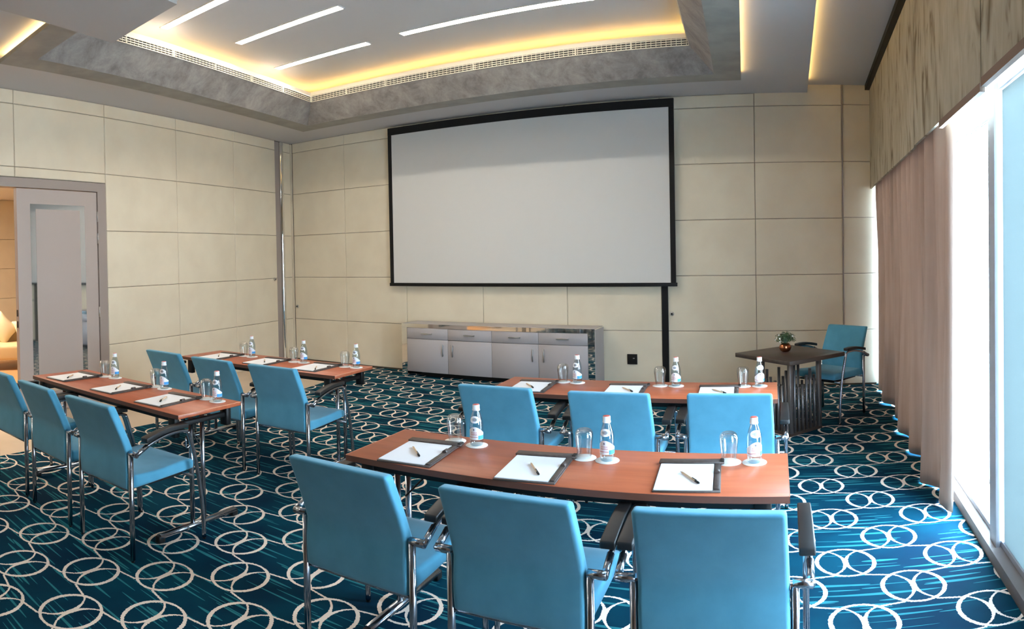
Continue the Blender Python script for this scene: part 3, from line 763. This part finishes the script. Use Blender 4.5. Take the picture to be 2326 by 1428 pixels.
# ---------------------------------------------------------------- conference tables
def make_table():
    t = empty('conference_table'); TL, TW = 1.80, .495
    m = MB(); m.box((0, 0, .728), (TL, TW, .024), wood, bev=.002, seg=1); tt = m.build('tabletop', wood, t)
    m = MB()
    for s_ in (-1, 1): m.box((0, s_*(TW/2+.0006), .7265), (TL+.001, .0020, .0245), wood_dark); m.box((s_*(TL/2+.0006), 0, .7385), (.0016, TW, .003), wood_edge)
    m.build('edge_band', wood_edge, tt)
    m = MB()
    for s_ in (-1, 1): m.box((0, s_*.20, .700), (TL-.16, .03, .032), black)
    m.build('apron_rail', black, t)
    for s_ in (-1, 1):
        for q in (-1, 1):
            m = MB(); m.box((s_*(TL/2-.095), q*.205, .655), (.062, .040, .122), black, bev=.004, seg=1); m.build('corner_bracket', black, t)
        m = MB(); m.box((s_*(TL/2-.095), 0, .660), (.034, .40, .030), black, bev=.008); m.build('cross_bar', black, t)
        m = MB(); X_ = s_*(TL/2-.135)
        for q in (-.045, .045): m.tube([(X_, q, .05), (X_, q, .675)], .0145, chrome, n=14)
        m.build('leg', chrome, t)
        m = MB(); m.tube([(X_, -.30, .036), (X_, .30, .036)], .022, chrome, n=14, sy=.8); m.build('foot_bar', chrome, t)
        for q in (-1, 1):
            m = MB(); m.box((X_, q*.292, .022), (.040, .045, .040), black, bev=.006); m.build('foot_cap', black, t)
        m = MB(); m.tube([(X_, .02, .50), (X_-s_*.10, .02, .60), (X_-s_*.22, .02, .69)], .005, black, n=6)
        m.tube([(X_, -.045, .52), (X_+s_*.0, -.08, .50), (X_+s_*.0, -.085, .56)], .005, chrome, n=6, sub=3); m.build('brace', black, t)
    return t
tab0 = make_table(); tabs = []
for i, (x_, y_, rz, sx_, lb) in enumerate(((-.920, 2.530, .024, 1.0, 'cherry wood conference table nearest the camera on the right'),
        (-.995, 4.055, .030, 1.0, 'cherry wood conference table in front of the sideboard'),
        (-3.855, 2.432, .048, .972, 'cherry wood conference table beside the taupe door'),
        (-3.972, 3.955, .040, .968, 'cherry wood conference table nearest the left room corner'))):
    t = tab0 if i == 0 else copy_tree(tab0)
    t.location = (x_, y_, .006); t.rotation_euler = (0, 0, rz); t.scale = (sx_, 1, 1); tag(t, lb, 'table', 'four set conference tables')
ZTOP = .747

# ---------------------------------------------------------------- table settings
def make_pad():
    t = empty('writing_pad')
    m = MB(); m.box((0, 0, .003), (.245, .345, .006), leather, bev=.0015, seg=1); m.build('board', leather, t)
    m = MB(); m.box((-.012, -.018, .0075), (.212, .290, .0035), paper); m.build('paper', paper, t)
    m = MB(); m.box((.004, .152, .011), (.262, .046, .009), leather, bev=.002, seg=1); m.box((.126, .150, .014), (.014, .036, .010), black); m.build('top_flap', leather, t)
    m = MB(); m.box((.108, -.005, .0085), (.020, .30, .005), leather, bev=.001, seg=1); m.build('side_strip', leather, t)
    m = MB(); m.tube([(.108, .010, .012), (.108, .040, .012)], .010, leather, n=10); m.build('pen_loop', leather, t)
    return t
def make_pen():
    t = empty('pen')
    m = MB(); m.tube([(-.062, 0, .005), (.045, 0, .005)], .0044, bamboo, n=10); m.build('barrel', bamboo, t)
    m = MB(); m.tube([(.045, 0, .005), (.064, 0, .005), (.072, 0, .005)], [.0047, .0047, .0036], black, n=10); m.build('cap_end', black, t)
    m = MB(); m.tube([(-.062, 0, .005), (-.077, 0, .0048)], [.0040, .0014], steel, n=10); m.build('tip', steel, t)
    m = MB(); m.box((.036, 0, .0105), (.034, .003, .0015), black); m.build('clip', black, t)
    return t
def make_glass():
    t = MB(); o_ = [(.0300, .0), (.0318, .02), (.0350, .055), (.0385, .085), (.0390, .096), (.0365, .109), (.0300, .118), (.0220, .1215), (0, .1215)]
    i_ = [(0, .1135), (.0210, .1130), (.0300, .1080), (.0355, .1000), (.0372, .090), (.0366, .080), (.0334, .055), (.0302, .02), (.0284, .0)]
    t.lathe(o_+i_, glass, n=36); 
    # close the rim
    return t.build('drinking_glass', glass)
def make_bottle():
    t = empty('water_bottle')
    prof = [(0, .0), (.024, .0), (.0285, .003), (.0300, .010), (.0300, .092), (.0292, .104), (.0262, .120), (.0210, .138), (.0160, .152), (.0132, .160), (.0132, .166), (0, .166)]
    m = MB(); m.lathe(prof, bglass, n=36); b_ = m.build('bottle', bglass, t)
    m = MB(); m.lathe([(.0132, .1565), (.0172, .157), (.0176, .162), (.0160, .1640), (.0163, .180), (.0150, .183)], cap_white, n=28); cp = m.build('cap', cap_white, t)
    m = MB(); m.lathe([(.0150, .1830), (.0140, .1842), (0, .1845)], cap_red, n=28); m.build('cap_top', cap_red, cp)
    # body label, arched upper edge; angles measured about local -Y (label front)
    def wrapstrip(mb, a0, a1, zlo, zhi, r_, mt, n=26):
        lo, hi = [], []
        for k in range(n+1):
            a = a0+(a1-a0)*k/n; c_, s_ = math.sin(a), -math.cos(a)
            lo.append(mb.bm.verts.new((r_(zlo(a))*c_, r_(zlo(a))*s_, zlo(a)))); hi.append(mb.bm.verts.new((r_(zhi(a))*c_, r_(zhi(a))*s_, zhi(a))))
        mb._fin([mb.bm.faces.new((lo[k], lo[k+1], hi[k+1], hi[k])) for k in range(n)], mt, True)
    rb = lambda z: .0304
    def rs(z):
        pts = [(.092, .0300), (.104, .0292), (.120, .0262), (.138, .0210), (.152, .0160)]
        for (za, ra), (zb_, rb_) in zip(pts[:-1], pts[1:]):
            if z <= zb_: return ra+(rb_-ra)*(max(z, za)-za)/(zb_-za)+.0004
        return .0164
    m = MB(); top = lambda a: .072+.016*math.cos(min(PI, abs(a)*1.5))
    wrapstrip(m, -1.9, 1.9, lambda a: .030, top, rb, lab_w); lb = m.build('body_label', lab_w, t)
    m = MB(); rb2 = lambda z: .0307
    wrapstrip(m, .55, 1.9, lambda a: .031, lambda a: .049, rb2, lab_b); m.build('blue_patch', lab_b, lb)
    m = MB(); wrapstrip(m, -1.5, .5, lambda a: .0405+.001*math.cos(3*a), lambda a: .0425+.001*math.cos(3*a), rb2, lab_r); m.build('red_line', lab_r, lb)
    # lettering bent round the bottle
    def text(txt, size, zc, mt, name, parent, rr=.0308):
        cu_ = bpy.data.curves.new(name, 'FONT'); cu_.body = txt; cu_.size = size; cu_.align_x = 'CENTER'; cu_.align_y = 'CENTER'; cu_.resolution_u = 2
        ob = bpy.data.objects.new(name, cu_); C.objects.link(ob)
        dg = bpy.context.evaluated_depsgraph_get(); me = bpy.data.meshes.new_from_object(ob.evaluated_get(dg))
        bpy.data.objects.remove(ob); bpy.data.curves.remove(cu_)
        for v in me.vertices:
            a = v.co.x/rr - .12; v.co = Vector((rr*math.sin(a), -rr*math.cos(a), zc+v.co.y))
        me.materials.append(mt); o = bpy.data.objects.new(name, me); C.objects.link(o); o.parent = parent; return o
    text('ACQUA', .0085, .0620, lab_r, 'lettering', lb); text('PANNA', .0095, .0530, lab_r, 'lettering', lb)
    m = MB()   # lily emblem
    for (dx, dz, rx, rz_) in ((0, .0765, .0014, .0040), (-.0028, .0755, .0013, .0022), (.0028, .0755, .0013, .0022), (0, .0722, .0030, .0008)):
        pts = []
        for k in range(10):
            a = 2*PI*k/10; x_ = dx+rx*math.cos(a); z_ = dz+rz_*math.sin(a); an = x_/.0308-.12
            pts.append((.0308*math.sin(an), -.0308*math.cos(an), z_))
        m.poly(pts, lab_n)
    m.build('emblem', lab_n, lb)
    m = MB()
    wrapstrip(m, -.95, .95, lambda a: .1195-.0155*math.sqrt(max(0, 1-(a/.95)**2)), lambda a: .1195+.0155*math.sqrt(max(0, 1-(a/.95)**2)), rs, lab_w); nl = m.build('neck_label', lab_w, t)
    m = MB(); rs2 = lambda z: rs(z)+.0003
    wrapstrip(m, -.38, .38, lambda a: .1195-.0075*math.sqrt(max(0, 1-(a/.38)**2)), lambda a: .1195+.0075*math.sqrt(max(0, 1-(a/.38)**2)), rs2, alu, n=12); m.build('neck_seal', alu, nl)
    return t
def make_coaster():
    m = MB(); m.lathe([(0, 0), (.050, 0), (.0505, .001), (.050, .002), (0, .002)], coaster_m, n=40); return m.build('coaster', coaster_m)
pad0, pen0, gl0, bo0, co0 = make_pad(), make_pen(), make_glass(), make_bottle(), make_coaster()
first = set()
def put(o, x_, y_, z_, rz, label, cat, group):
    t = o if o.name not in first else copy_tree(o)
    first.add(o.name); t.location = (x_, y_, z_); t.rotation_euler = (0, 0, rz); tag(t, label, cat, group)
    return t
SEATS = [
 # table word, seat word, pad centre, pad rot, pen ends, glass, bottle
 ('front right table', 'left', (-1.543, 2.443), 6, ((-1.606, 2.477), (-1.496, 2.361)), (-1.500, 2.678), (-1.378, 2.657)),
 ('front right table', 'middle', (-1.008, 2.453), 6, ((-1.038, 2.472), (-.950, 2.344)), (-.863, 2.638), (-.760, 2.627)),
 ('front right table', 'right', (-.398, 2.487), 5.5, ((-.430, 2.499), (-.344, 2.382)), (-.262, 2.673), (-.158, 2.675)),
 ('far right table', 'left', (-1.645, 3.974), 6, ((-1.704, 4.006), (-1.603, 3.887)), (-1.511, 4.186), (-1.406, 4.178)),
 ('far right table', 'middle', (-1.030, 3.990), 5, ((-1.062, 4.032), (-.963, 3.915)), (-.847, 4.180), (-.743, 4.182)),
 ('far right table', 'right', (-.450, 4.000), 4, ((-.490, 4.030), (-.400, 3.930)), (-.315, 4.200), (-.210, 4.205)),
 ('near left table', 'left', (-4.464, 2.368), 7, ((-4.509, 2.392), (-4.387, 2.266)), (-4.352, 2.575), (-4.246, 2.603)),
 ('near left table', 'middle', (-3.857, 2.404), 7, ((-3.909, 2.442), (-3.795, 2.324)), (-3.765, 2.636), (-3.660, 2.633)),
 ('near left table', 'right', (-3.332, 2.417), 8, ((-3.380, 2.450), (-3.286, 2.325)), (-3.206, 2.628), (-3.097, 2.624)),
 ('far left table', 'left', (-4.530, 3.890), 5, ((-4.585, 3.920), (-4.480, 3.820)), (-4.402, 4.055), (-4.298, 4.057)),
 ('far left table', 'middle', (-3.985, 3.925), 5, ((-4.030, 3.950), (-3.930, 3.850)), (-3.803, 4.073), (-3.700, 4.082)),
 ('far left table', 'right', (-3.448, 3.945), 3, ((-3.435, 3.938), (-3.350, 3.821)), (-3.286, 4.109), (-3.180, 4.118)),
]
for tb, st, pc, pr_, (pa, pb), g, b_ in SEATS:
    where = '%s seat of the %s' % (st, tb)
    put(pad0, pc[0], pc[1], ZTOP-.001, R(pr_), 'white pad in brown folder at the %s' % where, 'notepad', 'paper pads set on the tables')
    an = math.atan2(pb[1]-pa[1], pb[0]-pa[0])
    put(pen0, (pa[0]+pb[0])/2, (pa[1]+pb[1])/2, ZTOP+.0085, an, 'black-ended pen on the pad at the %s' % where, 'pen', 'pens lying on the pads')
    zc = ZTOP-.001
    put(co0, g[0], g[1], zc, 0, 'white coaster under the upturned glass at the %s' % where, 'coaster', 'white coasters on the tables')
    put(co0, b_[0], b_[1], zc, 0, 'white coaster under the water bottle at the %s' % where, 'coaster', 'white coasters on the tables')
    put(gl0, g[0], g[1], zc+.0022, 0, 'clear drinking glass turned upside down at the %s' % where, 'glass', 'upturned glasses on the tables')
    view = math.atan2(-b_[0], b_[1])         # direction away from the viewer position in the room
    turn = {'front right table': -.30, 'far right table': -.25, 'near left table': -.62, 'far left table': -.55}[tb]
    if tb.endswith('right table') and st == 'right': turn = .30
    if tb == 'far right table' and st == 'left': turn = -.6
    put(bo0, b_[0], b_[1], zc+.0022, view+turn, 'small clear water bottle at the %s' % where, 'bottle', 'water bottles on the tables')

# ---------------------------------------------------------------- dark square table with rods, flower pot
tz = .69
t = empty('square_side_table', (-.02, 5.96, .006), R(45)); tag(t, 'dark square side table with a cage of upright rods', 'table')
m = MB(); m.box((0, 0, tz-.018-.006), (.70, .70, .036), espresso, bev=.002, seg=1); m.build('tabletop', espresso, t)
for sx_ in (-1, 1):
    for sy_ in (-1, 1):
        m = MB(); m.box((sx_*.180, sy_*.180, .33), (.038, .038, .635), bronze, bev=.002, seg=1); m.build('leg', bronze, t)
m = MB(); m.box((0, 0, .012), (.40, .40, .024), espresso); m.build('base', espresso, t)
random.seed(3)
hts = [.42, .40, .36, .50, .31, .44, .38, .47, .35]
for side in range(4):
    for k in range(6):
        u = -.125+.05*k; hgt = .06+random.choice(hts)
        p = [(u, -.175), (.175, u), (u, .175), (-.175, u)][side]
        m = MB(); m.tube([(p[0], p[1], .02), (p[0], p[1], hgt)], .014, bronze, n=10); m.build('rod', bronze, t)
for k in range(3):
    m = MB(); px, py = random.uniform(-.11, .11), random.uniform(-.11, .11); m.tube([(px, py, .02), (px, py, random.uniform(.3, .55))], .013, bronze, n=10); m.build('rod', bronze, t)

t = empty('potted_flowers', (-.063, 6.02, tz+.001)); tag(t, 'small round copper pot of white flowers on the dark square table', 'potted plant')
m = MB(); m.lathe([(0, 0), (.028, 0), (.046, .012), (.056, .034), (.056, .048), (.046, .066), (.036, .074), (.034, .072), (.044, .050), (0, .050)], copper, n=30); m.build('pot', copper, t)
m = MB(); random.seed(11)
for k in range(420):
    th_, ph = random.uniform(0, 2*PI), math.acos(random.uniform(-.25, 1)); rad = .085*random.uniform(.55, 1.05)
    c = Vector((rad*math.sin(ph)*math.cos(th_)*1.12, rad*math.sin(ph)*math.sin(th_)*1.12, .112+rad*math.cos(ph)*.82))
    nrm = (c-Vector((0, 0, .09))).normalized(); s_ = random.uniform(.008, .015)
    a = nrm.cross(Vector((random.random(), random.random(), random.random()))).normalized(); b2 = nrm.cross(a)
    m.poly([c-a*s_, c-b2*s_*.4+nrm*.002, c+a*s_+nrm*.004, c+b2*s_*.4+nrm*.002], leaf)
for k in range(30):
    th_, rr = random.uniform(0, 2*PI), random.uniform(0, .02); th2 = th_+random.uniform(-.5, .5)
    m.tube([(rr*math.cos(th_), rr*math.sin(th_), .05), (rr*3*math.cos(th2), rr*3*math.sin(th2), .13)], .0013, leaf, n=5)
m.build('foliage', leaf, t)
m = MB()
for k in range(13):
    th_, ph = random.uniform(0, 2*PI), random.uniform(.25, 1.75); rad = .086
    c = Vector((rad*math.sin(ph)*math.cos(th_)*1.12, rad*math.sin(ph)*math.sin(th_)*1.12, .112+rad*math.cos(ph)*.82)); nrm = (c-Vector((0, 0, .10))).normalized()
    a = nrm.orthogonal().normalized(); b2 = nrm.cross(a)
    for q in range(5):
        an = 2*PI*q/5; d_ = a*math.cos(an)+b2*math.sin(an); e_ = nrm.cross(d_)
        m.poly([c+nrm*.003, c+d_*.006+e_*.0045+nrm*.005, c+d_*.011+nrm*.006, c+d_*.006-e_*.0045+nrm*.005], petal)
m.build('blossoms', petal, t)
